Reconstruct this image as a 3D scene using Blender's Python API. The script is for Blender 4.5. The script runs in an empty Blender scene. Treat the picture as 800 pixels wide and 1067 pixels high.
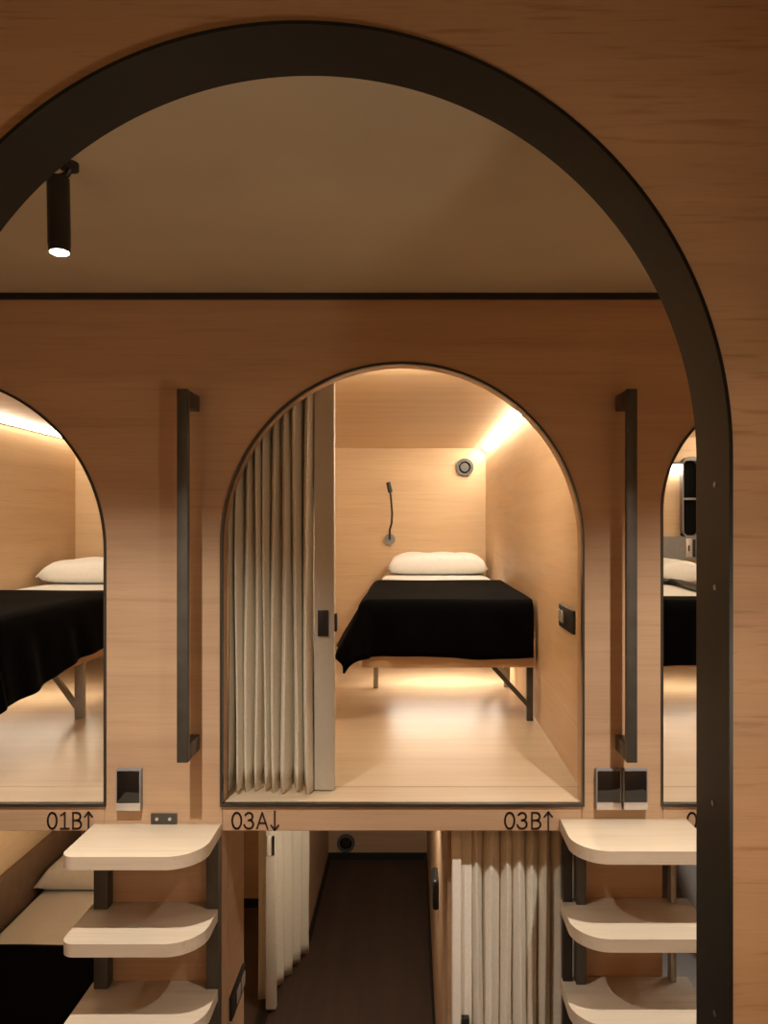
import bpy, bmesh, math, random
from mathutils import Vector, Matrix
random.seed(7)
PI = math.pi
H = 2.27                    # eye height above the lower floor
F = 769.0                   # focal length in pixels of the 800 px wide frame
CX, CY = 428.0, 548.0       # principal point
sc = bpy.context.scene
COL = sc.collection

def P(px, py, Y):           # photo measurement at depth Y -> place in the room
    return Vector(((px-CX)*Y/F, Y, H-(py-CY)*Y/F))
def PX(px, Y): return (px-CX)*Y/F
def PZ(py, Y): return H-(py-CY)*Y/F

# ------------------------------------------------------------------ materials
def new_mat(name):
    m = bpy.data.materials.new(name); m.use_nodes = True
    nt = m.node_tree
    return m, nt, nt.nodes['Principled BSDF']

def plain(name, col, rough=.5, metal=0., noise=0., nscale=40., bump=0., spec=.5):
    m, nt, b = new_mat(name)
    b.inputs['Roughness'].default_value = rough
    b.inputs['Metallic'].default_value = metal
    b.inputs['Specular IOR Level'].default_value = spec
    N = nt.nodes.new; L = nt.links.new
    tc = N('ShaderNodeTexCoord'); n = N('ShaderNodeTexNoise')
    n.inputs['Scale'].default_value = nscale; n.inputs['Detail'].default_value = 6
    L(tc.outputs['Object'], n.inputs['Vector'])
    r = N('ShaderNodeValToRGB')
    r.color_ramp.elements[0].position = .3; r.color_ramp.elements[1].position = .7
    r.color_ramp.elements[0].color = (*[c*(1-noise) for c in col], 1)
    r.color_ramp.elements[1].color = (*[min(1, c*(1+noise)) for c in col], 1)
    L(n.outputs['Fac'], r.inputs['Fac']); L(r.outputs['Color'], b.inputs['Base Color'])
    if bump:
        bp = N('ShaderNodeBump'); bp.inputs['Strength'].default_value = bump; bp.inputs['Distance'].default_value = .002
        L(n.outputs['Fac'], bp.inputs['Height']); L(bp.outputs['Normal'], b.inputs['Normal'])
    return m

def wood(name, light, dark, axis='X', rough=.5, spec=.35, contrast=.5, streak=(.88, .85, .81), fine=1.):
    m, nt, b = new_mat(name)
    N = nt.nodes.new; L = nt.links.new
    tc = N('ShaderNodeTexCoord')
    def scl(al, ac):
        mp = N('ShaderNodeMapping')
        s = [ac, ac, ac]; s['XYZ'.index(axis)] = al
        mp.inputs['Scale'].default_value = s
        L(tc.outputs['Object'], mp.inputs['Vector'])
        return mp
    n1 = N('ShaderNodeTexNoise'); n1.inputs['Scale'].default_value = 1; n1.inputs['Detail'].default_value = 5
    n1.inputs['Distortion'].default_value = .5
    L(scl(.7, 11).outputs[0], n1.inputs['Vector'])
    n2 = N('ShaderNodeTexNoise'); n2.inputs['Scale'].default_value = 1; n2.inputs['Detail'].default_value = 4
    n2.inputs['Roughness'].default_value = .6
    L(scl(4*fine, 170*fine).outputs[0], n2.inputs['Vector'])
    n3 = N('ShaderNodeTexNoise'); n3.inputs['Scale'].default_value = 1; n3.inputs['Detail'].default_value = 2
    L(scl(1.6*fine**2, 60*fine).outputs[0], n3.inputs['Vector'])
    r = N('ShaderNodeValToRGB'); r.color_ramp.elements[0].position = .5-.4*contrast; r.color_ramp.elements[1].position = .5+.4*contrast
    r.color_ramp.elements[0].color = (*dark, 1); r.color_ramp.elements[1].color = (*light, 1)
    L(n1.outputs['Fac'], r.inputs['Fac'])
    r2 = N('ShaderNodeValToRGB'); r2.color_ramp.elements[0].position = .34; r2.color_ramp.elements[1].position = .52
    r2.color_ramp.elements[0].color = (.93, .915, .90, 1); r2.color_ramp.elements[1].color = (1, 1, 1, 1)
    L(n2.outputs['Fac'], r2.inputs['Fac'])
    r3 = N('ShaderNodeValToRGB'); r3.color_ramp.elements[0].position = .28; r3.color_ramp.elements[1].position = .42
    r3.color_ramp.elements[0].color = (*streak, 1); r3.color_ramp.elements[1].color = (1, 1, 1, 1)
    L(n3.outputs['Fac'], r3.inputs['Fac'])
    mx = N('ShaderNodeMix'); mx.data_type = 'RGBA'; mx.blend_type = 'MULTIPLY'; mx.inputs[0].default_value = 1
    L(r.outputs['Color'], mx.inputs[6]); L(r2.outputs['Color'], mx.inputs[7])
    mx2 = N('ShaderNodeMix'); mx2.data_type = 'RGBA'; mx2.blend_type = 'MULTIPLY'; mx2.inputs[0].default_value = .8
    L(mx.outputs[2], mx2.inputs[6]); L(r3.outputs['Color'], mx2.inputs[7])
    L(mx2.outputs[2], b.inputs['Base Color'])
    b.inputs['Roughness'].default_value = rough; b.inputs['Specular IOR Level'].default_value = spec
    bp = N('ShaderNodeBump'); bp.inputs['Strength'].default_value = .12; bp.inputs['Distance'].default_value = .001
    L(n2.outputs['Fac'], bp.inputs['Height']); L(bp.outputs['Normal'], b.inputs['Normal'])
    return m

def emit(name, col, strength):
    m, nt, b = new_mat(name)
    b.inputs['Base Color'].default_value = (*col, 1)
    b.inputs['Emission Color'].default_value = (*col, 1)
    b.inputs['Emission Strength'].default_value = strength
    return m

def plaster(name, col):
    m = plain(name, col, .85, 0, .10, 2.2, 0, .2)
    return m

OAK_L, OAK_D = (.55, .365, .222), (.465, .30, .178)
M = {}
M['oak_x'] = wood('oak_laminate_x', OAK_L, OAK_D, 'X', .5)
M['oak_y'] = wood('oak_laminate_y', OAK_L, OAK_D, 'Y', .5)
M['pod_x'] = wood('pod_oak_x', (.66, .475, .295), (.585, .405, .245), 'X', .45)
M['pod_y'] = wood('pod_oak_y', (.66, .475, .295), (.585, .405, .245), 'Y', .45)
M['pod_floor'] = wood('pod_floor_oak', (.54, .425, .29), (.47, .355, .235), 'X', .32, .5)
M['tread'] = wood('tread_oak', (.67, .56, .42), (.61, .50, .37), 'X', .45)
M['dark_floor'] = wood('dark_floor', (.078, .049, .036), (.056, .034, .025), 'Y', .55)
M['near'] = wood('near_wall_oak', (.60, .35, .185), (.48, .27, .133), 'X', .55, .3, .45, (.76, .68, .60), 2.4)
M['plaster'] = plaster('ceiling_plaster', (.52, .455, .335))
M['black'] = plain('black_powder_coat', (.014, .012, .010), .45, 0, .15, 60)
M['lining'] = plain('dark_steel_lining', (.0085, .0078, .0068), .45, .2, .2, 9, 0, .35)
M['bronze'] = plain('dark_bronze', (.070, .066, .054), .42, .25, .15, 20)
M['grey_paint'] = plain('grey_paint', (.36, .345, .31), .45, .1, .06, 30)
M['edge'] = plain('dark_edge_metal', (.07, .065, .055), .35, .6, .1, 20)
M['steel'] = plain('grey_steel', (.38, .36, .33), .35, .8, .08, 30)
M['silver'] = plain('satin_silver', (.62, .58, .53), .35, .5, .05, 30)
M['glass'] = plain('black_glass', (.006, .006, .006), .06, 0, .05, 3, 0, .6)
M['grey'] = plain('grey_plastic', (.22, .21, .20), .5, 0, .05, 50)
M['dark_grey'] = plain('dark_grey_plastic', (.085, .08, .072), .6, 0, .05, 50)
M['matte'] = plain('matte_black', (.004, .004, .004), .9, 0, .05, 50, 0, .1)
M['rubber'] = plain('black_plastic', (.01, .01, .01), .4, 0, .1, 40)
M['blanket'] = plain('black_wool', (.0016, .0014, .0014), .85, 0, .35, 160, .35, .02)
M['blanket'].node_tree.nodes['Principled BSDF'].inputs['Sheen Weight'].default_value = .02
M['blanket'].node_tree.nodes['Principled BSDF'].inputs['Sheen Roughness'].default_value = .35
M['linen'] = plain('white_linen', (.80, .785, .75), .9, 0, .03, 60, .2, .1)
M['curtain'] = plain('beige_curtain', (.72, .66, .54), .9, 0, .05, 120, .2, .1)
M['curtain_pale'] = plain('pale_curtain', (.74, .69, .58), .9, 0, .05, 120, .2, .1)
M['curtain_post'] = plain('beige_rail', (.48, .43, .34), .6, 0, .03, 60)
M['white_rail'] = plain('offwhite_rail', (.78, .72, .61), .5, 0, .03, 60)
M['ink'] = plain('dark_brown_ink', (.035, .02, .014), .6, 0, .05, 50)
M['led'] = emit('warm_led', (1, .88, .69), 78)
M['led_left'] = emit('warm_led_left', (1, .88, .68), 34)
M['led_soft'] = emit('warm_led_low', (1, .90, .74), 42)
M['led_dim'] = emit('warm_led_dim', (1, .88, .68), 26)
M['led_cool'] = emit('white_led', (1, .93, .80), 25)
M['bulb'] = emit('spot_bulb', (1, .90, .75), 40)
M['side'] = plain('shaded_board', (.16, .095, .055), .7, 0, .1, 20)  # dark brown holds the shade on the lower wall band
M['bag'] = plain('grey_linen', (.55, .54, .50), .9, 0, .04, 60, .2, .1)

# ------------------------------------------------------------------ mesh helpers
class MB:
    def __init__(s): s.bm = bmesh.new()
    def box(s, x0, x1, y0, y1, z0, z1, bev=0., seg=2):
        t = bmesh.new(); bmesh.ops.create_cube(t, size=1)
        for v in t.verts:
            v.co = Vector((x0+(v.co.x+.5)*(x1-x0), y0+(v.co.y+.5)*(y1-y0), z0+(v.co.z+.5)*(z1-z0)))
        if bev: bmesh.ops.bevel(t, geom=t.edges[:]+t.verts[:], offset=bev, segments=seg, profile=.5, affect='EDGES')
        s.add(t); return s
    def add(s, t, mat=None):
        if mat is not None: bmesh.ops.transform(t, matrix=mat, verts=t.verts)
        me = bpy.data.meshes.new('t'); t.to_mesh(me); t.free(); s.bm.from_mesh(me); bpy.data.meshes.remove(me); return s
    def cyl(s, a, b, r, n=24, r2=None):
        a = Vector(a); b = Vector(b); d = b-a
        t = bmesh.new()
        bmesh.ops.create_cone(t, cap_ends=True, segments=n, radius1=r, radius2=r if r2 is None else r2, depth=d.length)
        q = Vector((0, 0, 1)).rotation_difference(d.normalized()).to_matrix().to_4x4()
        s.add(t, Matrix.Translation((a+b)/2) @ q); return s
    def bar(s, a, b, w, h, up=(0, 1, 0), bev=0.):     # square bar between two points
        a = Vector(a); b = Vector(b); d = (b-a); u = Vector(up)
        X = d.normalized(); Yv = (u - u.dot(X)*X).normalized(); Z = X.cross(Yv)
        t = bmesh.new(); bmesh.ops.create_cube(t, size=1)
        for v in t.verts: v.co = Vector((v.co.x*d.length, v.co.y*w, v.co.z*h))
        if bev: bmesh.ops.bevel(t, geom=t.edges[:]+t.verts[:], offset=bev, segments=2, profile=.5, affect='EDGES')
        m = Matrix((X, Yv, Z)).transposed().to_4x4()
        s.add(t, Matrix.Translation((a+b)/2) @ m); return s
    def tube(s, pts, r, n=10):
        pts = [Vector(p) for p in pts]; rings = []
        for i, p in enumerate(pts):
            d = (pts[min(i+1, len(pts)-1)]-pts[max(i-1, 0)]).normalized()
            a = d.orthogonal().normalized() if i == 0 else (rings[-1][1] - rings[-1][1].dot(d)*d).normalized()
            b = d.cross(a)
            rings.append(([s.bm.verts.new(p+r*(math.cos(2*PI*k/n)*a+math.sin(2*PI*k/n)*b)) for k in range(n)], a))
        for (r0, _), (r1, _) in zip(rings, rings[1:]):
            for k in range(n): s.bm.faces.new((r0[k], r0[(k+1) % n], r1[(k+1) % n], r1[k]))
        s.bm.faces.new(rings[0][0][::-1]); s.bm.faces.new(rings[-1][0]); return s
    def prism(s, pts, d0, d1, plane='XZ'):            # extruded outline (simple polygon), depth along the third axis
        def mk(p, d):
            return {'XZ': (p[0], d, p[1]), 'XY': (p[0], p[1], d), 'YZ': (d, p[0], p[1])}[plane]
        A = [s.bm.verts.new(mk(p, d0)) for p in pts]; B = [s.bm.verts.new(mk(p, d1)) for p in pts]
        n = len(pts)
        s.bm.faces.new(A); s.bm.faces.new(B[::-1])
        for i in range(n): s.bm.faces.new((A[i], B[i], B[(i+1) % n], A[(i+1) % n]))
        return s
    def strip(s, inner, outer, d0, d1):               # closed band between two outlines of equal length, in XZ, between depths
        n = len(inner)
        V = [[s.bm.verts.new((p[0], d, p[1])) for p in L] for L in (inner, outer) for d in (d0, d1)]
        i0, i1, o0, o1 = V
        for k in range(n):
            j = (k+1) % n
            for a, b in ((i0, o0), (o0, o1), (o1, i1), (i1, i0)):
                s.bm.faces.new((a[k], a[j], b[j], b[k]))
        return s
    def build(s, name, mat, parent=None, smooth=True, angle=35):
        bmesh.ops.recalc_face_normals(s.bm, faces=s.bm.faces)
        me = bpy.data.meshes.new(name); s.bm.to_mesh(me); s.bm.free()
        me.materials.append(mat)
        o = bpy.data.objects.new(name, me); COL.objects.link(o)
        if parent: o.parent = parent
        if smooth:
            me.polygons.foreach_set('use_smooth', [True]*len(me.polygons))
            me.set_sharp_from_angle(angle=math.radians(angle))
        return o

def tag(o, label, cat, group=None):
    o['label'] = label; o['category'] = cat
    if group: o['group'] = group
    return o
def thing(name, label, cat, loc=(0, 0, 0), group=None):
    o = bpy.data.objects.new(name, None); COL.objects.link(o); o.location = loc; o.empty_display_size = .05
    return tag(o, label, cat, group)
class LocalMB(MB): pass
def shift(o):
    """meshes were measured in room space: bring them into their thing's own space"""
    L = o.parent
    off = Vector((0, 0, 0))
    while L: off += L.location; L = L.parent
    o.data.transform(Matrix.Translation(-off)); return o
def part(mb, name, mat, parent, label=None, **k):
    o = mb.build(name, mat, parent, **k); shift(o)
    if label: o['label'] = label
    return o
def structure(mb, name, mat, **k):
    o = mb.build(name, mat, None, **k); o['kind'] = 'structure'; return o

# ------------------------------------------------------------------ main depths
YF = 2.10                       # face of the sleeping-pod wall
ZP = H-.79                      # upper pod floor
ZC = H+.66                      # corridor ceiling
ZPC = H+.53                     # upper pod ceiling
ZFB = H-.868                    # lower edge of the name boards
TF = .06                        # thickness of the pod wall

def arch(cx, cz, r, zb, n=56):  # outline of an arched opening, from bottom left over the top to bottom right
    pts = [(cx-r, zb)]
    for i in range(n+1):
        a = PI - PI*i/n
        pts.append((cx+r*math.cos(a), cz+r*math.sin(a)))
    pts.append((cx+r, zb)); return pts

k = YF/F
ARCH = {  # centre x, centre z, radius
 'left': (PX(-71, YF), PZ(573, YF), 180*k),
 'mid': (PX(419, YF), PZ(567, YF), 187.5*k),
 'right': (PX(818, YF), PZ(533, YF), 128*k)}

# pod wall: one outline with three arched notches
out = [(-2.9, 0)]
for key in ('left', 'mid', 'right'):
    cx, cz, r = ARCH[key]; out += arch(cx, cz, r, 0)
out += [(2.9, 0), (2.9, ZC), (-2.9, ZC)]
structure(MB().prism(out, YF, YF+TF), 'wall_front', M['oak_x'], smooth=False)

tn = [1]
def trim(mb, mat, **kw):
    o = structure(mb, 'trim_%d' % tn[0], mat, **kw); tn[0] += 1; return o

# metal edging round each arch (closed along the sill)
for key in ('left', 'mid', 'right'):
    cx, cz, r = ARCH[key]
    inn = arch(cx, cz, r-.001, ZP+.0005); ou = arch(cx, cz, r+.0055, ZP-.0075)
    trim(MB().strip(inn, ou, YF-.006, YF+.012), M['edge'])

# --- lettering drawn as strokes
GL = {
 '0': (.60, [[(.30+.25*math.cos(a)*1.0, .5+.46*math.sin(a)*1.0) for a in [2*PI*i/28 for i in range(29)]]]),
 '1': (.56, [[(.08, .80), (.30, .96), (.30, .04)], [(.06, .04), (.54, .04)]]),
 '3': (.58, [[(.06, .82)]+[(.27+.20*math.cos(a), .74+.22*math.sin(a)) for a in [math.radians(150-i*24) for i in range(11)]]+[(.24, .52)],
             [(.24, .52)]+[(.26+.25*math.cos(a), .29+.25*math.sin(a)) for a in [math.radians(80-i*23) for i in range(12)]]]),
 '5': (.58, [[(.48, .96), (.11, .96), (.09, .55)]+[(.26+.25*math.cos(a), .31+.28*math.sin(a)) for a in [math.radians(120-i*25) for i in range(13)]]]),
 'A': (.66, [[(.03, .04), (.32, .96), (.61, .04)], [(.14, .36), (.50, .36)]]),
 'B': (.62, [[(.10, .04), (.10, .96), (.32, .96)]+[(.32+.20*math.cos(a), .74+.22*math.sin(a)) for a in [math.radians(90-i*22.5) for i in range(9)]]+[(.10, .52)],
             [(.32, .52)]+[(.32+.24*math.cos(a), .28+.24*math.sin(a)) for a in [math.radians(90-i*22.5) for i in range(9)]]+[(.10, .04)]]),
 'u': (.50, [[(.25, -.08), (.25, 1.0)], [(.04, .72), (.25, 1.0), (.46, .72)]]),
 'd': (.50, [[(.25, 1.05), (.25, -.05)], [(.04, .23), (.25, -.05), (.46, .23)]]),
}
def lettering(text, px0, px1, pyt, pyb, parent, gap=.10):
    y = YF-.0005
    tot = sum(GL[c][0] for c in text)+gap*(len(text)-1)
    x0, x1 = PX(px0, YF), PX(px1, YF); zb, zt = PZ(pyb, YF), PZ(pyt, YF)
    sx = (x1-x0)/tot; sz = zt-zb; cur = 0; mb = MB()
    for c in text:
        w, strokes = GL[c]
        for st in strokes:
            for a, b in zip(st, st[1:]):
                pa = Vector((x0+(cur+a[0])*sx, y, zb+a[1]*sz)); pb = Vector((x0+(cur+b[0])*sx, y, zb+b[1]*sz))
                d = (pb-pa).normalized()*.0016
                mb.bar(pa-d, pb+d, .002, .0050)
        cur += w+gap
    return part(mb, 'lettering', M['ink'], parent, 'thin dark %s marking' % text.replace('u', ' with up arrow').replace('d', ' with down arrow'))

# name boards (fascia) and sills
def board(key, texts):
    cx, cz, r = ARCH[key]
    o = trim(MB().box(cx-r+.001, cx+r-.001, YF, YF+TF, ZFB, ZP-.0085, .0015, 1), M['oak_x'])
    for t in texts: lettering(*t, o)
    xl, xr = {'left': (-2.0, -.66), 'mid': (-.56, .51), 'right': (.60, 1.86)}[key]
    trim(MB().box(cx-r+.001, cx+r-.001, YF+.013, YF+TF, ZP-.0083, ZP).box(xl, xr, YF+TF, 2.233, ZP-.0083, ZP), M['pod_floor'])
board('left', [('01Bu', 49, 97, 846, 864)])
board('mid', [('03Ad', 241, 291, 846, 864), ('03Bu', 525, 576, 846, 864)])
board('right', [('05Ad', 715, 765, 846, 864)])

# dark shadow-gap channel where the pod wall meets the ceiling
trim(MB().box(-2.9, 2.9, YF-.012, YF, ZC-.017, ZC), M['black'])

# --- corridor and floors
structure(MB().box(-2.9, 2.9, -1.5, 5.15, -.06, 0), 'floor', M['dark_floor'])
structure(MB().box(-2.9, 2.9, -1.5, YF+TF, ZC, ZC+.05), 'ceiling', M['plaster'])
structure(MB().box(-2.96, -2.9, -1.5, 5.15, 0, ZC), 'wall_left', M['oak_y'])
structure(MB().box(2.9, 2.96, -1.5, 5.15, 0, ZC), 'wall_right', M['oak_y'])

# --- upper pods
WL = .03
def pod(xl, xr, yb, floor_name='floor'):
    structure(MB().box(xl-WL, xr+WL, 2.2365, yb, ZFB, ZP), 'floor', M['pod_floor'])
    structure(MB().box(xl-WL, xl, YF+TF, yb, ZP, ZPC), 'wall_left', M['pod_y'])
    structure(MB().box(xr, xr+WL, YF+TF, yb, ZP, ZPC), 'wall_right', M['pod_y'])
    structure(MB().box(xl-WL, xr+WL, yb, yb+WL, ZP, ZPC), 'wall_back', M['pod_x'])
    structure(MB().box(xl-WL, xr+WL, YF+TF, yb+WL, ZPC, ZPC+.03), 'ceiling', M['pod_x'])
pod(-.56, .51, 5.03)
pod(-2.00, -.66, 4.40)
pod(.60, 1.86, 4.40)

# --- lower level
structure(MB().box(-2.03, -2.0, YF+TF, 4.43, 0, ZFB), 'wall_left', M['pod_y'])
structure(MB().box(-2.0, -.59, 4.40, 4.43, 0, ZFB), 'wall_back', M['oak_x'])
structure(MB().box(-.59, -.56, 4.04, 5.03, 0, ZFB), 'wall_left', M['oak_y'])
structure(MB().box(-.59, .14, 5.03, 5.06, 0, ZFB), 'wall_back', M['oak_x'])
structure(MB().box(.11, .14, 2.215, 5.03, 0, ZFB), 'wall_right', M['oak_y'])
structure(MB().box(-.60, -.535, YF+TF, 2.365, 0, ZFB), 'wall_left', M['oak_y'])
structure(MB().box(.60, .63, YF+TF, 4.43, 0, ZFB), 'wall_left', M['oak_y'])
structure(MB().box(.63, 1.86, 4.40, 4.43, 0, ZFB), 'wall_back', M['oak_x'])
structure(MB().box(1.86, 1.89, YF+TF, 4.43, 0, ZFB), 'wall_right', M['oak_y'])
structure(MB().box(-.56, .11, 5.018, 5.03, 0, .045), 'baseboard_back', M['black'])
structure(MB().box(-.56, -.548, 4.04, 5.018, 0, .045), 'baseboard_left', M['black'])
structure(MB().box(-.595, -.548, 4.025, 4.04, 0, .045), 'baseboard_left', M['black'])
structure(MB().box(.098, .11, 2.215, 5.018, 0, .045), 'baseboard_right', M['black'])
structure(MB().box(-2.0, -.595, 4.388, 4.40, 0, .05), 'baseboard_back', M['black'])
trim(MB().box(-.715, -.665, 2.40, 4.02, 0, .004), M['black'])      # floor track of the lower curtain

# --- the near wall with the big dark arch (the pod the picture is taken from)
Y1, Y2 = .88, .975
kb = Y1/F
BX, BZ, BR = PX(312, Y1), PZ(474, Y1), 449*kb
ZB = ZP
o1 = arch(BX, BZ, BR+.001, ZB)
o = [(-2.9, 0), (-2.9, ZC), (2.9, ZC), (2.9, 0)]
# outline: wall split into a left and right half joined along the crown so the hole stays open
def half(sign):
    pts = [(BX, 0), (BX, ZB)]
    pts += [(BX+sign*(BR+.001), ZB)]
    n = 48
    for i in range(n+1):
        a = PI/2*i/n
        pts.append((BX+sign*(BR+.001)*math.cos(a), BZ+(BR+.001)*math.sin(a)))
    pts += [(BX, ZC), (sign*2.9, ZC), (sign*2.9, 0)]
    return pts
wn = MB(); wn.prism(half(-1), Y1, Y2-.004); wn.prism(half(1), Y1, Y2-.004)
bmesh.ops.remove_doubles(wn.bm, verts=wn.bm.verts, dist=1e-5)
structure(wn, 'wall_near', M['near'], smooth=False)
lin = trim(MB().strip(arch(BX, BZ, BR-.004, ZB+.004, 120), arch(BX, BZ, BR+.0005, ZB, 120), Y1-.006, Y2), M['lining'])
for (px, py) in ((745, 505), (745, 612), (743, 837), (745, 1056)):
    xx = BX+BR-.004; yy = xx*F/(px-CX); zz = PZ(py, yy)
    s = MB().cyl((xx-.0012, yy, zz), (xx+.001, yy, zz), .0036, 16)
    part(s, 'screw', M['steel'], lin, 'small bright screw head')
# shell of the near pod
structure(MB().box(-.72, .62, -1.2, Y1, ZB-.05, ZB), 'floor', M['pod_floor'])
structure(MB().box(-.75, -.72, -1.2, Y1, ZB, ZC), 'wall_left', M['pod_y'])
structure(MB().box(.62, .65, -1.2, Y1, ZB, ZC), 'wall_right', M['pod_y'])
structure(MB().box(-.75, .65, -1.23, -1.2, ZB, ZC), 'wall_back', M['pod_x'])

# ------------------------------------------------------------------ ceiling spotlights
def spot(px_mount, label, visible=True):
    Y = 1.343; xm = px_mount
    z0 = ZC
    t = thing('ceiling_spotlight', label, 'spotlight', (xm, Y, z0), 'corridor ceiling spotlights')
    part(MB().cyl((xm+.008, Y, z0-.012), (xm+.008, Y, z0), .016, 28), 'mount', M['black'], t)
    part(MB().tube([(xm+.008, Y, z0-.010), (xm+.004, Y, z0-.02), (xm-.008, Y, z0-.024), (xm-.012, Y, z0-.033)], .006, 10), 'joint', M['black'], t)
    bx = xm-.013; ang = math.radians(1.8)
    top = Vector((bx, Y, z0-.028)); ln = .136
    bot = top+Vector((math.sin(ang)*ln, -.004, -math.cos(ang)*ln))
    d = (bot-top).normalized()
    m = MB().cyl(top, top+d*(ln-.012), .0195, 32)
    m.cyl(top+d*(ln-.0125), bot, .0185, 32)
    part(m, 'body', M['black'], t)
    part(MB().cyl(bot-d*.001, bot+d*.0006, .0165, 32), 'bulb', M['bulb'], t, 'bright white lit lens')
    L = bpy.data.lights.new('spot_beam', 'SPOT'); L.energy = SPOT_W; L.color = (1, .93, .84)
    L.spot_size = math.radians(126); L.spot_blend = 1.0; L.shadow_soft_size = .012
    lo = bpy.data.objects.new('spot_beam', L); COL.objects.link(lo)
    lo.location = bot+d*.015
    lo.rotation_euler = (0, math.radians(9 if px_mount < 0 else -9), 0)
    return t
SPOT_W = 103
xs = PX(68, 1.343)
spot(xs, 'slim black cylinder spotlight hanging under the ceiling, just inside the dark arch')
spot(.67, 'second black cylinder spotlight, assumed behind the right side of the dark arch')  # unseen twin, assumed as the source lighting the right treads

# ------------------------------------------------------------------ LED strips
def strip_light(x0, x1, y0, y1, ztop, label, mat='led', side=1):
    t = thing('light_strip', label, 'light strip', ((x0+x1)/2, (y0+y1)/2, ztop), 'warm ceiling light strips')
    g = .002; zc = ztop-.001
    xw, xo = (x1, x0) if side > 0 else (x0, x1)       # wall corner, outer edge
    sg = 1 if side > 0 else -1
    leg = abs(x1-x0)
    m = MB().box(min(xw, xo), max(xw, xo), y0, y1, zc-.0015, zc)
    m.box(min(xw, xw-sg*.0015), max(xw, xw-sg*.0015), y0, y1, zc-leg, zc-.0015)
    for a, b in ((y0, y0+.004), (y1-.004, y1)):
        m.prism([(xw, zc), (xo, zc), (xw, zc-leg)], a, b)
    part(m, 'channel', M['silver'], t)
    a = .003
    part(MB().prism([(xw-sg*a, zc-a), (xo+sg*.004, zc-a), (xw-sg*a, zc-leg+.004)], y0+.005, y1-.005), 'diffuser', M[mat], t, 'glowing warm white diffuser')
strip_light(.481, .508, 2.30, 5.00, ZPC, 'glowing light strip along the ceiling edge of the middle bunk')
strip_light(-1.998, -1.970, 2.30, 4.38, ZPC, 'glowing light strip at the ceiling edge of the left bunk', 'led_left', -1)
strip_light(1.830, 1.858, 2.30, 4.38, ZPC, 'assumed light strip at the ceiling edge of the right bunk', 'led_left')  # hidden strip, assumed to mirror the left bunk

# ------------------------------------------------------------------ soft goods
def pillow(x0, x1, y0, y1, z0, h, label, mat='linen', group='white pillows', rot=None):
    cx, cy = (x0+x1)/2, (y0+y1)/2; w, d = (x1-x0)/2, (y1-y0)/2
    nu, nv = 28, 20; bm = bmesh.new(); grid = []
    rnd = random.Random(int(abs(x0*1000)))
    ph = [rnd.uniform(0, 6) for _ in range(4)]
    for side in (1, -1):
        g = []
        for j in range(nv+1):
            row = []
            for i in range(nu+1):
                u = -1+2*i/nu; v = -1+2*j/nv
                pin = 1-.07*(abs(u)**2)*(1-abs(v)**2) - .0
                fx = u*w*(1-.06*(1-v*v)*abs(u)**4*0)
                fy = v*d
                # pinched sides, pointed corners
                fx *= 1-.05*(1-abs(v)**3)*abs(u)**3
                fy *= 1-.06*(1-abs(u)**3)*abs(v)**3
                t = max(0, (1-abs(u)**6))*max(0, (1-abs(v)**4))
                t = t**.40
                zt = h*t*(.68 if side > 0 else .32)
                wr = .004*t*(math.sin(7*u+3*v+ph[0])+math.sin(5*v-4*u+ph[1]))
                z = h*.32 + side*zt + (wr if side > 0 else 0)
                row.append(bm.verts.new((cx+fx, cy+fy, z0+z)))
            g.append(row)
        for j in range(nv):
            for i in range(nu):
                f = (g[j][i], g[j][i+1], g[j+1][i+1], g[j+1][i])
                bm.faces.new(f if side > 0 else f[::-1])
    bmesh.ops.remove_doubles(bm, verts=bm.verts, dist=1e-4)
    mb = MB(); mb.bm.free(); mb.bm = bm
    if rot:
        bmesh.ops.rotate(bm, cent=(cx, cy, z0+h/2), matrix=rot, verts=bm.verts)
    o = mb.build('pillow', M[mat], angle=80)
    return tag(o, label, 'pillow', group)

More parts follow.
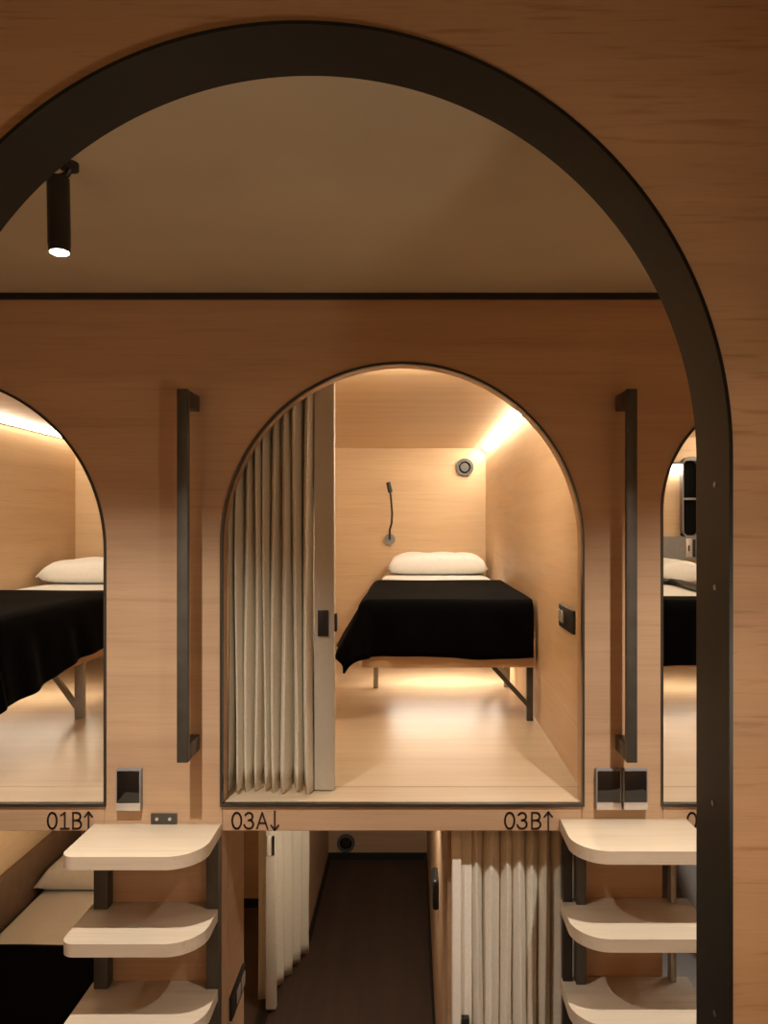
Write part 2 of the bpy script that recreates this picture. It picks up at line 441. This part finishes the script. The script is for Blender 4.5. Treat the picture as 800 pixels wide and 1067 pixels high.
def blanket(x0, x1, y0, y1, zt, dl, dr, df, label, seed=1, th=.012, flare=.30, hem=0.):
    """cloth lying on a mattress; dl, dr, df = how far it hangs at the left, right and foot side"""
    rnd = random.Random(seed); ph = [rnd.uniform(0, 6.3) for _ in range(8)]
    R = .035
    nx, ny = 64, 56; bm = bmesh.new(); g = []
    U0, U1 = x0-dl, x1+dr; V0, V1 = y0-df, y1
    for j in range(ny+1):
        row = []
        for i in range(nx+1):
            u = U0+(U1-U0)*i/nx; v = V0+(V1-V0)*j/ny
            ox = (x0+R-u) if u < x0+R and dl > 0 else ((u-(x1-R)) if u > x1-R and dr > 0 else 0)
            ox *= 1+hem*(1-(v-V0)/(V1-V0))
            sx = -1 if u < x0+R else 1
            oy = (y0+R-v) if v < y0+R and df > 0 else 0
            L = (ox**3.4+oy**3.4)**(1/3.4)
            Lh = math.hypot(ox, oy)
            bx = min(max(u, x0+R if dl > 0 else x0), x1-R if dr > 0 else x1); by = max(v, y0+R) if df > 0 else v
            z = zt; x, y = bx, by
            if L > 0:
                arc = R*PI/2
                if L < arc: hor = R*math.sin(L/R); ver = R*(1-math.cos(L/R))
                else:
                    ex = L-arc; hor = R+ex*((flare if ox > 0 else .05)*(ox/Lh)**.5 + .05); ver = R+ex*.985
                dx, dy = (sx*ox/Lh, -oy/Lh)
                # folds in hanging part
                f = min(1, max(0, (L-arc)/.12))
                s = u if oy > ox else v
                hor += f*.007*(math.sin(24*s+ph[0])+.6*math.sin(41*s+ph[1]))
                x += dx*hor; y += dy*hor; z -= ver
                z += f*.006*math.sin(9*(u+v)+ph[2])
            z += .002*math.sin(11*u+ph[3])*math.sin(9*v+ph[4])
            row.append(bm.verts.new((x, y, z)))
        g.append(row)
    for j in range(ny):
        for i in range(nx): bm.faces.new((g[j][i], g[j][i+1], g[j+1][i+1], g[j+1][i]))
    mb = MB(); mb.bm.free(); mb.bm = bm
    o = mb.build('blanket', M['blanket'], angle=80)
    sm = o.modifiers.new('thick', 'SOLIDIFY'); sm.thickness = th; sm.offset = 1
    return tag(o, label, 'blanket', 'black bed blankets')

def bed(x0, x1, yf, yh, zfl, zbot, zframe, zmat, legs, label, light=None, braces=(), legmat='black', side=None):
    t = thing('single_bed', label, 'bed', ((x0+x1)/2, (yf+yh)/2, zfl), 'bunk beds')
    m = MB().box(x0, x1, yf, yf+.022, zbot, zframe, .002); m.box(x0, x0+.022, yf+.022, yh, zbot, zframe, .002)
    m.box(x1-.022, x1, yf+.022, yh, zbot, zframe, .002); m.box(x0, x1, yh-.022, yh, zbot, zframe, .002)
    m.box(x0+.02, x1-.02, yf+.02, yh-.02, zframe-.03, zframe-.006)
    part(m, 'frame', M['oak_x'] if side is None else M['oak_y'], t)
    part(MB().box(x0+.012, x1-.012, yf+.03, yh-.012, zframe-.004, zmat, .035, 4), 'mattress', M['linen'], t, 'mattress in a white sheet')
    for (lx, ly, w, mt) in legs:
        part(MB().box(lx-w/2, lx+w/2, ly-.014, ly+.014, zfl, zbot+.012, .002), 'leg', M[mt], t)
    for (a, b, mt) in braces:
        part(MB().bar(a, b, .026, .018, bev=.002), 'brace', M[mt], t)
    if light:
        part(MB().box(*light), 'assumed_under_light', M['led_dim' if x0 < -1 or x0 > .5 else 'led_soft'], t, 'assumed warm light strip under the frame')  # unseen strip assumed here to light the floor under the bed
    return t

# middle upper bunk
ZM = H-.312
bed(-.196, .500, 2.955, 5.02, ZP, H-.567, H-.452, ZM,
    [(.482, 3.0, .026, 'bronze'), (-.170, 3.60, .024, 'steel'), (.470, 3.62, .03, 'steel'), (-.170, 4.8, .024, 'steel')],
    'single bed with black blanket in the middle bunk, seen from its foot', (-.1, .45, 3.72, 3.77, H-.56, H-.553),
    [((.478, 3.0, H-.73), (.335, 3.0, H-.572), 'bronze'), ((.466, 3.62, H-.73), (.335, 3.62, H-.572), 'steel')])
blanket(-.205, .490, 2.955, 4.04, ZM+.004, .20, 0, .205, 'black blanket with drooping corner on the middle bunk bed', 3, flare=.46)
pillow(-.15, .485, 4.60, 5.01, ZM+.001, .135, 'plump white pillow at the head of the middle bunk bed')
# left upper bunk
bed(-1.985, -1.345, 2.34, 4.39, ZP, H-.565, H-.452, ZM,
    [(-1.362, 3.04, .036, 'grey_paint'), (-1.96, 3.04, .03, 'steel'), (-1.362, 4.2, .03, 'steel')],
    'single bed in the left bunk, its long wooden side rail showing', (-1.95, -1.45, 3.40, 3.44, H-.56, H-.553),
    [((-1.375, 3.04, H-.745), (-1.50, 3.04, H-.572), 'grey_paint')], side=1)
blanket(-1.985, -1.335, 2.34, 3.40, ZM+.004, 0, .168, .2, 'black blanket hanging over the side of the left bunk bed', 5, flare=.10, hem=.55)
pillow(-1.975, -1.37, 3.88, 4.36, ZM+.001, .13, 'white pillow at the left, cut off by the left arch')
# right upper bunk
bed(.96, 1.62, 2.95, 4.39, ZP, H-.565, H-.452, ZM,
    [(1.59, 3.0, .03, 'steel'), (1.59, 4.2, .03, 'steel'), (.985, 4.2, .03, 'steel')],
    'single bed glimpsed in the right bunk between arch edge and dark frame', (1.0, 1.55, 3.6, 3.64, H-.56, H-.553))
blanket(.95, 1.63, 2.95, 3.12, ZM+.004, .1, .1, .24, 'black blanket on the right bunk bed')
pillow(1.03, 1.60, 3.97, 4.34, ZM+.001, .125, 'white pillow in the right bunk under the grey cabinet')
# lower left bed
ZL = .365
bed(-1.95, -1.30, 2.42, 4.38, 0, .10, .22, ZL, [(-1.33, 2.5, .04, 'black'), (-1.33, 4.3, .04, 'black'), (-1.95, 2.5, .04, 'black'), (-1.95, 4.3, .04, 'black')],
    'low bed beneath the left bunk beside the stair treads', side=1)
blanket(-1.95, -1.29, 2.42, 3.33, ZL+.004, 0, .2, .2, 'black blanket on the low bed beneath the left bunk', 9)
pillow(-1.945, -1.33, 3.80, 4.34, ZL+.001, .12, 'white pillow on the low bed beneath the left bunk')
t = thing('side_board', 'board along the wall beside the low left bed, darkened for shade', 'board', (-1.98, 3.4, .30))
part(MB().box(-1.964, -1.954, 2.42, 4.38, .30, .57, .002).box(-1.999, -1.962, 2.42, 4.38, .30, .568, .001), 'panel', M['side'], t)  # shade below the lit wall is put into the board colour
# lower right bed: only a pillow edge shows past the treads
bed(.98, 1.62, 2.6, 4.38, 0, .10, .22, ZL, [(1.0, 2.7, .04, 'black'), (1.0, 4.3, .04, 'black'), (1.6, 2.7, .04, 'black'), (1.6, 4.3, .04, 'black')],
    'low bed beneath the right bunk, mostly hidden by stair treads', side=1)
pillow(1.17, 1.74, 2.86, 3.50, ZL+.245, .17, 'grey-white pillow propped upright behind the right stair treads', 'bag', None, Matrix.Rotation(math.radians(-16), 3, 'Y') @ Matrix.Rotation(math.radians(80), 3, 'X'))

# ------------------------------------------------------------------ curtains
def pleats(path, n, amp, z0, z1, seed=0, per=14, bulge=.0):
    """fabric hanging along a straight plan path with n rounded pleats"""
    rnd = random.Random(seed)
    a, b = Vector((*path[0], 0)), Vector((*path[1], 0)); d = (b-a).normalized(); nrm = Vector((d.y, -d.x, 0)); Lh = (b-a).length
    ws = [rnd.uniform(.8, 1.2) for _ in range(n)]; tot = sum(ws)
    prof = []; cur = 0
    am = [amp*rnd.uniform(.8, 1.1) for _ in range(n)]
    for q in range(n):
        w = ws[q]/tot*Lh
        for i in range(per):
            s = i/per
            prof.append((cur+w*(s+.10*math.sin(2*PI*s)), am[q]*(abs(math.sin(PI*s))**.5), q, s))
        cur += w
    prof.append((Lh, 0, n-1, 1))
    nz = 22; bm = bmesh.new(); rows = []
    for j in range(nz+1):
        f = j/nz; z = z0+(z1-z0)*f; row = []
        for (s, o, q, ss) in prof:
            e = 1+.12*math.sin(3.1*f+q*1.7)+.05*math.sin(11*f+q*2.3)
            sh = .004*math.sin(2.3*f*2+q*1.9)
            p = a+d*(s+sh)+nrm*o*e
            zz = z+(.006*math.sin(q*2.1) if j == 0 else 0)
            row.append(bm.verts.new((p.x, p.y, zz)))
        rows.append(row)
    for j in range(nz):
        for i in range(len(prof)-1): bm.faces.new((rows[j][i], rows[j][i+1], rows[j+1][i+1], rows[j+1][i]))
    mb = MB(); mb.bm.free(); mb.bm = bm; return mb
def fabric(mb, parent, mat='curtain'):
    o = part(mb, 'fabric', M[mat], parent, angle=60)
    s = o.modifiers.new('thick', 'SOLIDIFY'); s.thickness = .003; s.offset = 0
    return o
# upper curtain in the middle arch
t = thing('folding_curtain', 'beige pleated curtain gathered at the left of the middle arch', 'curtain', (-.40, 2.19, ZP), 'pleated bunk curtains')
fabric(pleats([(-.553, 2.248), (-.288, 2.248)], 9, .076, ZP+.006, ZPC-.01, 4), t)
part(MB().box(-.288, -.228, 2.195, 2.228, ZP+.003, ZPC-.012, .004), 'end_rail', M['curtain_post'], t)
part(MB().box(PX(331, 2.19), PX(342, 2.19), 2.188, 2.197, PZ(663, 2.19), PZ(636, 2.19), .0015), 'latch', M['rubber'], t, 'small black latch plate')
part(MB().box(-.2285, -.221, 2.203, 2.222, PZ(659, 2.19), PZ(640, 2.19), .002), 'handle', M['rubber'], t, 'black edge pull')
# lower right curtain
t = thing('folding_curtain', 'pleated pale curtain hanging below the 03B marking', 'curtain', (.30, 2.19, 0), 'pleated bunk curtains')
fabric(pleats([(.178, 2.212), (.50, 2.212)], 8, .042, .012, ZFB-.002, 8), t, 'curtain_pale')
part(MB().box(.121, .148, 2.162, 2.214, .006, ZFB-.002, .004), 'end_rail', M['white_rail'], t, 'off-white end rail')
part(MB().box(.148, .180, 2.175, 2.206, .006, ZFB-.002, .004), 'inner_rail', M['curtain_pale'], t)
part(MB().box(PX(481, 2.16), PX(489, 2.16), 2.156, 2.176, H-1.53, H-1.44, .002), 'latch', M['rubber'], t, 'small black latch plate')
# lower left curtain
t = thing('folding_curtain', 'beige curtain bunched below the 03A marking by the dark aisle floor', 'curtain', (-.65, 3.6, 0), 'pleated bunk curtains')
fabric(pleats([(-.722, 3.49), (-.580, 3.92)], 5, .055, .03, ZFB-.002, 12), t, 'curtain_pale')
part(MB().box(-.675, -.628, 3.43, 3.465, .02, ZFB-.002, .004), 'end_rail', M['curtain_pale'], t)
part(MB().box(-.668, -.655, 3.424, 3.432, H-1.53, H-1.44, .002), 'latch', M['white_rail'], t, 'small pale latch')
part(MB().box(-.643, -.634, 3.424, 3.432, H-1.53, H-1.44, .002), 'latch', M['rubber'], t, 'small black latch')

# ------------------------------------------------------------------ grab handles
def handle(px0, px1, sgn, label):
    yb0, yb1 = 1.985, 2.005; kf = 1.985
    x0, x1 = PX(px0, kf), PX(px1, kf); zt, zb = PZ(405, kf), PZ(795, kf)
    t = thing('grab_handle', label, 'handle', ((x0+x1)/2, YF, (zt+zb)/2), 'tall grab handles on the bunk wall')
    part(MB().box(x0, x1, yb0, yb1, zb, zt, .0015), 'bar', M['bronze'], t)
    wz = (x1-x0)
    for z0, z1 in ((zt-.044, zt-.001), (zb+.001, zb+.044)):
        part(MB().box(x0+.001, x1-.001, yb1-.002, YF+.0, z0, z1, .001), 'bracket', M['bronze'], t)
    return t
handle(184, 195.5, 1, 'tall dark bar handle between the left and middle arches')
handle(653, 664, -1, 'tall dark bar handle between the middle and right arches')

# ------------------------------------------------------------------ card readers
def reader(px0, px1, py0, py1, label):
    Yr = 2.082
    x0, x1 = PX(px0, Yr), PX(px1, Yr); z1, z0 = PZ(py0, Yr), PZ(py1, Yr)
    t = thing('card_reader', label, 'card reader', ((x0+x1)/2, YF, z0), 'key card readers on the bunk wall')
    part(MB().box(x0, x1, Yr, YF, z0, z1, .0015), 'housing', M['grey'], t)
    h = z1-z0
    part(MB().box(x0+.004, x1-.004, Yr-.002, Yr+.002, z0+.20*h, z1-.004, .001), 'screen', M['glass'], t, 'glossy black front')
    part(MB().box(x0+.001, x1-.001, Yr-.003, Yr+.001, z0+.001, z0+.19*h, .001), 'lower_strip', M['silver'], t, 'silver strip')
reader(120.5, 146.5, 802, 845, 'single black glossy card reader on the left pier')
reader(621, 647.5, 802, 844, 'black card reader nearer the middle arch, left of a pair')
reader(649, 675, 802, 844, 'black card reader nearer the right arch, right of a pair')

# bracket plates holding the ladders, above the top treads
def plate(px0, px1, py0, py1, label):
    Yp = 2.094
    x0, x1 = PX(px0, Yp), PX(px1, Yp); z1, z0 = PZ(py0, Yp), PZ(py1, Yp)
    t = thing('fixing_plate', label, 'bracket', ((x0+x1)/2, YF, z0))
    part(MB().box(x0, x1, Yp, YF, z0, z1+.0, .001), 'plate', M['bronze'], t)
    for f in (.24, .74):
        xc = x0+(x1-x0)*f; zc = z0+(z1-z0)*.55
        part(MB().cyl((xc, Yp-.003, zc), (xc, Yp, zc), .0045, 16), 'screw', M['silver'], t, 'bright screw head')
plate(157, 184, 848, 860, 'small dark plate with two screws above the left top tread')

# ------------------------------------------------------------------ stair ladders
def tread_outline(x0, x1, yf, yb, big_right):
    rb, rs = .095, .035; pts = []
    def corner(cx, cy, rx, ry, a0, a1, n=12):
        return [(cx+rx*math.cos(math.radians(a0+(a1-a0)*i/n)), cy+ry*math.sin(math.radians(a0+(a1-a0)*i/n))) for i in range(n+1)]
    rl, rr = (rs, rb) if big_right else (rb, rs)
    pts = [(x1, yb), (x0, yb)]
    pts += corner(x0+rl, yf+rl, rl, rl, 180, 270)
    pts += corner(x1-rr, yf+rr, rr, rr, 270, 360)
    return pts
def ladder(x0, x1, ztops, big_right, posts, label, tube=None):
    t = thing('step_ladder', label, 'steps', ((x0+x1)/2, YF, 0), 'wall mounted bunk steps')
    for zt in ztops:
        m = MB().prism(tread_outline(x0, x1, 1.888, YF-.001, big_right), zt-.034, zt, 'XY')
        bmesh.ops.bevel(m.bm, geom=[e for e in m.bm.edges if abs(e.verts[0].co.z-e.verts[1].co.z) < 1e-6], offset=.0015, segments=2, profile=.5, affect='EDGES')
        part(m, 'tread', M['tread'], t)
    for (a, b, mt, y0) in posts:
        part(MB().box(a, b, y0, YF-.001, 0, ztops[0]-.034, .002), 'post', M[mt], t)
ZS = [H-.847, H-1.070, H-1.293, H-1.516]
ladder(-.901, -.539, ZS, True, [(-.886, -.846, 'bronze', 2.06), (-.572, -.538, 'bronze', 2.06)],
       'left set of pale oak treads on dark posts, under the left handle')
ZS2 = [H-.833, H-1.058, H-1.281, H-1.504]
ladder(.423, .785, ZS2, False, [(.428, .455, 'black', 2.075), (.462, .490, 'bronze', 2.06), (.729, .745, 'steel', 2.07)],
       'right set of pale oak treads on dark posts, beside the near dark arch')

# ------------------------------------------------------------------ details inside the middle bunk
YB = 5.03
c = P(406, 562, YB)
t = thing('reading_lamp', 'slim black gooseneck reading lamp on the back wall above the bed', 'wall lamp', (c.x, YB, c.z))
part(MB().cyl((c.x, YB-.022, c.z), (c.x, YB, c.z), .038, 32), 'base', M['grey'], t, 'round grey base')
pts = [P(406, 562, YB-.03), P(406, 552, YB-.04), P(408, 545, YB-.05), P(408.5, 535, YB-.055), P(407.5, 522, YB-.06), P(406.5, 512, YB-.06)]
part(MB().tube(pts, .007, 10), 'stem', M['black'], t)
part(MB().cyl(P(406.6, 513, YB-.06), P(404.3, 502.5, YB-.07), .015, 20), 'head', M['black'], t)
def vent(px, py, r, y, label):
    c = P(px, py, y)
    t = thing('round_vent', label, 'vent', (c.x, y, c.z))
    bm = MB()
    n = 40
    A = [(c.x+r*math.cos(2*PI*i/n), c.z+r*math.sin(2*PI*i/n)) for i in range(n)]
    B = [(c.x+r*.68*math.cos(2*PI*i/n), c.z+r*.68*math.sin(2*PI*i/n)) for i in range(n)]
    bm.strip(B, A, y-.018, y)
    part(bm, 'ring', M['dark_grey'], t, 'dark outer ring')
    part(MB().cyl((c.x, y-.006, c.z), (c.x, y, c.z), r*.67, 32), 'recess', M['matte'], t, 'black recess')
    part(MB().cyl((c.x, y-.012, c.z), (c.x, y, c.z), r*.50, 32), 'grille', M['dark_grey'] if py < 600 else M['rubber'], t)
vent(484, 487, .060, YB, 'small round black-rimmed vent high on the back wall of the middle bunk')
vent(360.5, 878, .060, YB, 'round black vent low on the back wall of the dark aisle')
def socket(x, sgn, y0, y1, z0, z1, label, fs=(.45, .80), w=.022):
    t = thing('socket_panel', label, 'socket', (x, (y0+y1)/2, z0), 'black socket panels')
    part(MB().box(min(x, x+sgn*.010), max(x, x+sgn*.010), y0, y1, z0, z1, .002), 'plate', M['rubber'], t)
    for f in fs:
        yc = y0+(y1-y0)*f; zc = (z0+z1)/2
        part(MB().box(min(x+sgn*.010, x+sgn*.0125), max(x+sgn*.010, x+sgn*.0125), yc-w, yc+w, zc-.020, zc+.020, .001), 'socket_insert', M['silver'], t, 'pale insert')
socket(.51, -1, 2.285, 2.50, H-.337, H-.262, 'black socket panel on the right wall of the middle bunk', (.70, .92), .016)
socket(-.535, 1, 2.17, 2.345, H-1.458, H-1.388, 'black socket panel low on the left jamb under the 03A marking')
t = thing('oblong_fitting', 'black oblong fitting on the aisle partition left of the pale curtain', 'fitting', (.11, 2.95, H-1.45))
part(MB().box(.085, .1115, 2.90, 3.03, H-1.515, H-1.395, .0125, 4), 'cover', M['rubber'], t)

# ------------------------------------------------------------------ right bunk cabinet
YR = 4.40
t = thing('wall_cabinet', 'grey framed open niche cabinet on the back wall of the right bunk', 'cabinet', (1.62, YR, H))
def rrect(x0, x1, z0, z1, r, n=8):
    pts = []
    for cx, cz, a0 in ((x1-r, z1-r, 0), (x0+r, z1-r, 90), (x0+r, z0+r, 180), (x1-r, z0+r, 270)):
        pts += [(cx+r*math.cos(math.radians(a0+90*i/n)), cz+r*math.sin(math.radians(a0+90*i/n))) for i in range(n+1)]
    return pts
xa, xb = PX(708, YR), PX(726.5, YR); za, zb_ = PZ(560, YR), PZ(476.5, YR)
part(MB().strip(rrect(xa+.006, xb-.012, za+.012, zb_-.022, .030), rrect(xa, xb, za, zb_, .045), YR-.05, YR), 'frame', M['grey'], t)
part(MB().box(xa+.004, xb-.010, YR-.012, YR-.001, za+.01, zb_-.02), 'back_panel', M['matte'], t, 'dark niche')
part(MB().box(xa+.004, xb-.010, YR-.048, YR-.012, PZ(520, YR)-.006, PZ(520, YR)+.006), 'shelf', M['grey'], t)
m = MB().prism(rrect(PX(680, YR), PX(727, YR), PZ(583, YR), PZ(559, YR), .04), YR-.055, YR)
lp = part(m, 'lower_panel', M['grey'], t)
part(MB().box(PX(711, YR), PX(717, YR), YR-.060, YR-.054, PZ(580, YR), PZ(561, YR), .002), 'socket_plate', M['silver'], t, 'pale socket plate')
part(MB().box(PX(713, YR), PX(714.5, YR), YR-.062, YR-.059, PZ(574, YR), PZ(568, YR)), 'socket_slot', M['rubber'], t, 'black slot')
part(MB().box(PX(718, YR), PX(720.5, YR), YR-.060, YR-.054, PZ(580, YR), PZ(562, YR)), 'slot', M['rubber'], t, 'black slot')
t = thing('bed_lamp', 'short bright lamp bar beside the grey niche in the right bunk', 'wall lamp', (PX(703, YR), YR, PZ(488, YR)))
part(MB().box(PX(696, YR), PX(709, YR), YR-.045, YR-.0, PZ(485, YR), PZ(482, YR), .002), 'holder', M['grey'], t)
part(MB().box(PX(697, YR), PX(708, YR), YR-.047, YR-.012, PZ(491, YR), PZ(485, YR), .002), 'lit_bar', M['led_cool'], t, 'glowing bar')
# dark strap lying over the sheet in the right bunk
mb = MB()
pts = [P(px, 548+.294*F/yy, yy) for px, yy in ((684, 3.90), (699, 3.90), (708, 3.80), (718, 3.62), (732, 3.42))]
for p in pts: p.z = max(p.z, ZM+.018)
mb.tube(pts, .018, 10)
tag(mb.build('strap', M['rubber']), 'dark strap lying across the white sheet in the right bunk', 'strap')

# ------------------------------------------------------------------ assumed near pod and corridor lamps, added bunk and aisle fills
def area(name, loc, rot, size, power, col, sy=None, spread=None):
    L = bpy.data.lights.new(name, 'AREA'); L.energy = power; L.color = col; L.size = size
    if sy: L.shape = 'RECTANGLE'; L.size_y = sy
    if spread: L.spread = math.radians(spread)
    o = bpy.data.objects.new(name, L); COL.objects.link(o); o.location = loc; o.rotation_euler = rot; return o
# unseen light assumed on the pod's right wall, added to brighten the near wall
area('assumed_near_lamp', (.612, .36, H-.30), (0, math.radians(90), 0), .30, 5.0, (1, .84, .66), .12)
area('aisle_fill', (-.10, 3.0, ZFB-.02), (math.radians(30), 0, 0), .10, 11.0, (1, .86, .68), .3)  # unseen fill added to brighten the lower aisle
area('lower_bunk_fill', (-1.15, 3.40, ZFB-.06), (0, math.radians(85), 0), .08, 7.0, (1, .80, .54), 1.4, 100)  # added light aimed at the left wall, kept off the pillow
area('lower_bunk_fill', (1.15, 2.35, ZFB-.02), (math.radians(25), 0, 0), .10, 3.0, (1, .97, .92), .4)  # added light that brightens the propped pillow
# unseen fill light added inside each upper bunk, above the arch
for nm, x, p in (('bunk_fill', -.06, 9), ('bunk_fill', -1.40, 12), ('bunk_fill', 1.25, 9)):
    area(nm, (x, 2.30, ZPC-.026), (math.radians(66), 0, 0), .4, p, (1, .85, .62), .08)
for x in (-2.1, 2.1):  # assumed lamps further along the corridor, out of view
    L = bpy.data.lights.new('assumed_corridor_spot', 'SPOT'); L.energy = SPOT_W*.13; L.color = (1, .93, .84)
    L.spot_size = math.radians(126); L.spot_blend = 1; L.shadow_soft_size = .012
    o = bpy.data.objects.new('assumed_corridor_spot', L); COL.objects.link(o); o.location = (x, 1.343, ZC-.18)

w = bpy.data.worlds.new('World'); sc.world = w; w.use_nodes = True
w.node_tree.nodes['Background'].inputs[0].default_value = (.02, .015, .01, 1)
w.node_tree.nodes['Background'].inputs[1].default_value = .3

# ------------------------------------------------------------------ camera
cd = bpy.data.cameras.new('Camera'); cd.sensor_fit = 'HORIZONTAL'; cd.sensor_width = 36
cd.lens = 36*F/800; cd.shift_x = -(CX-400)/800; cd.shift_y = (CY-533.5)/800
cd.clip_start = .02; cd.clip_end = 50
cam = bpy.data.objects.new('Camera', cd); COL.objects.link(cam)
cam.location = (0, 0, H); cam.rotation_euler = (PI/2, 0, 0); sc.camera = cam
vs = sc.view_settings
sc.display_settings.display_device = 'sRGB'
vs.view_transform = 'Standard'; vs.look = 'None'; vs.exposure = 0; vs.gamma = 1; vs.use_curve_mapping = False
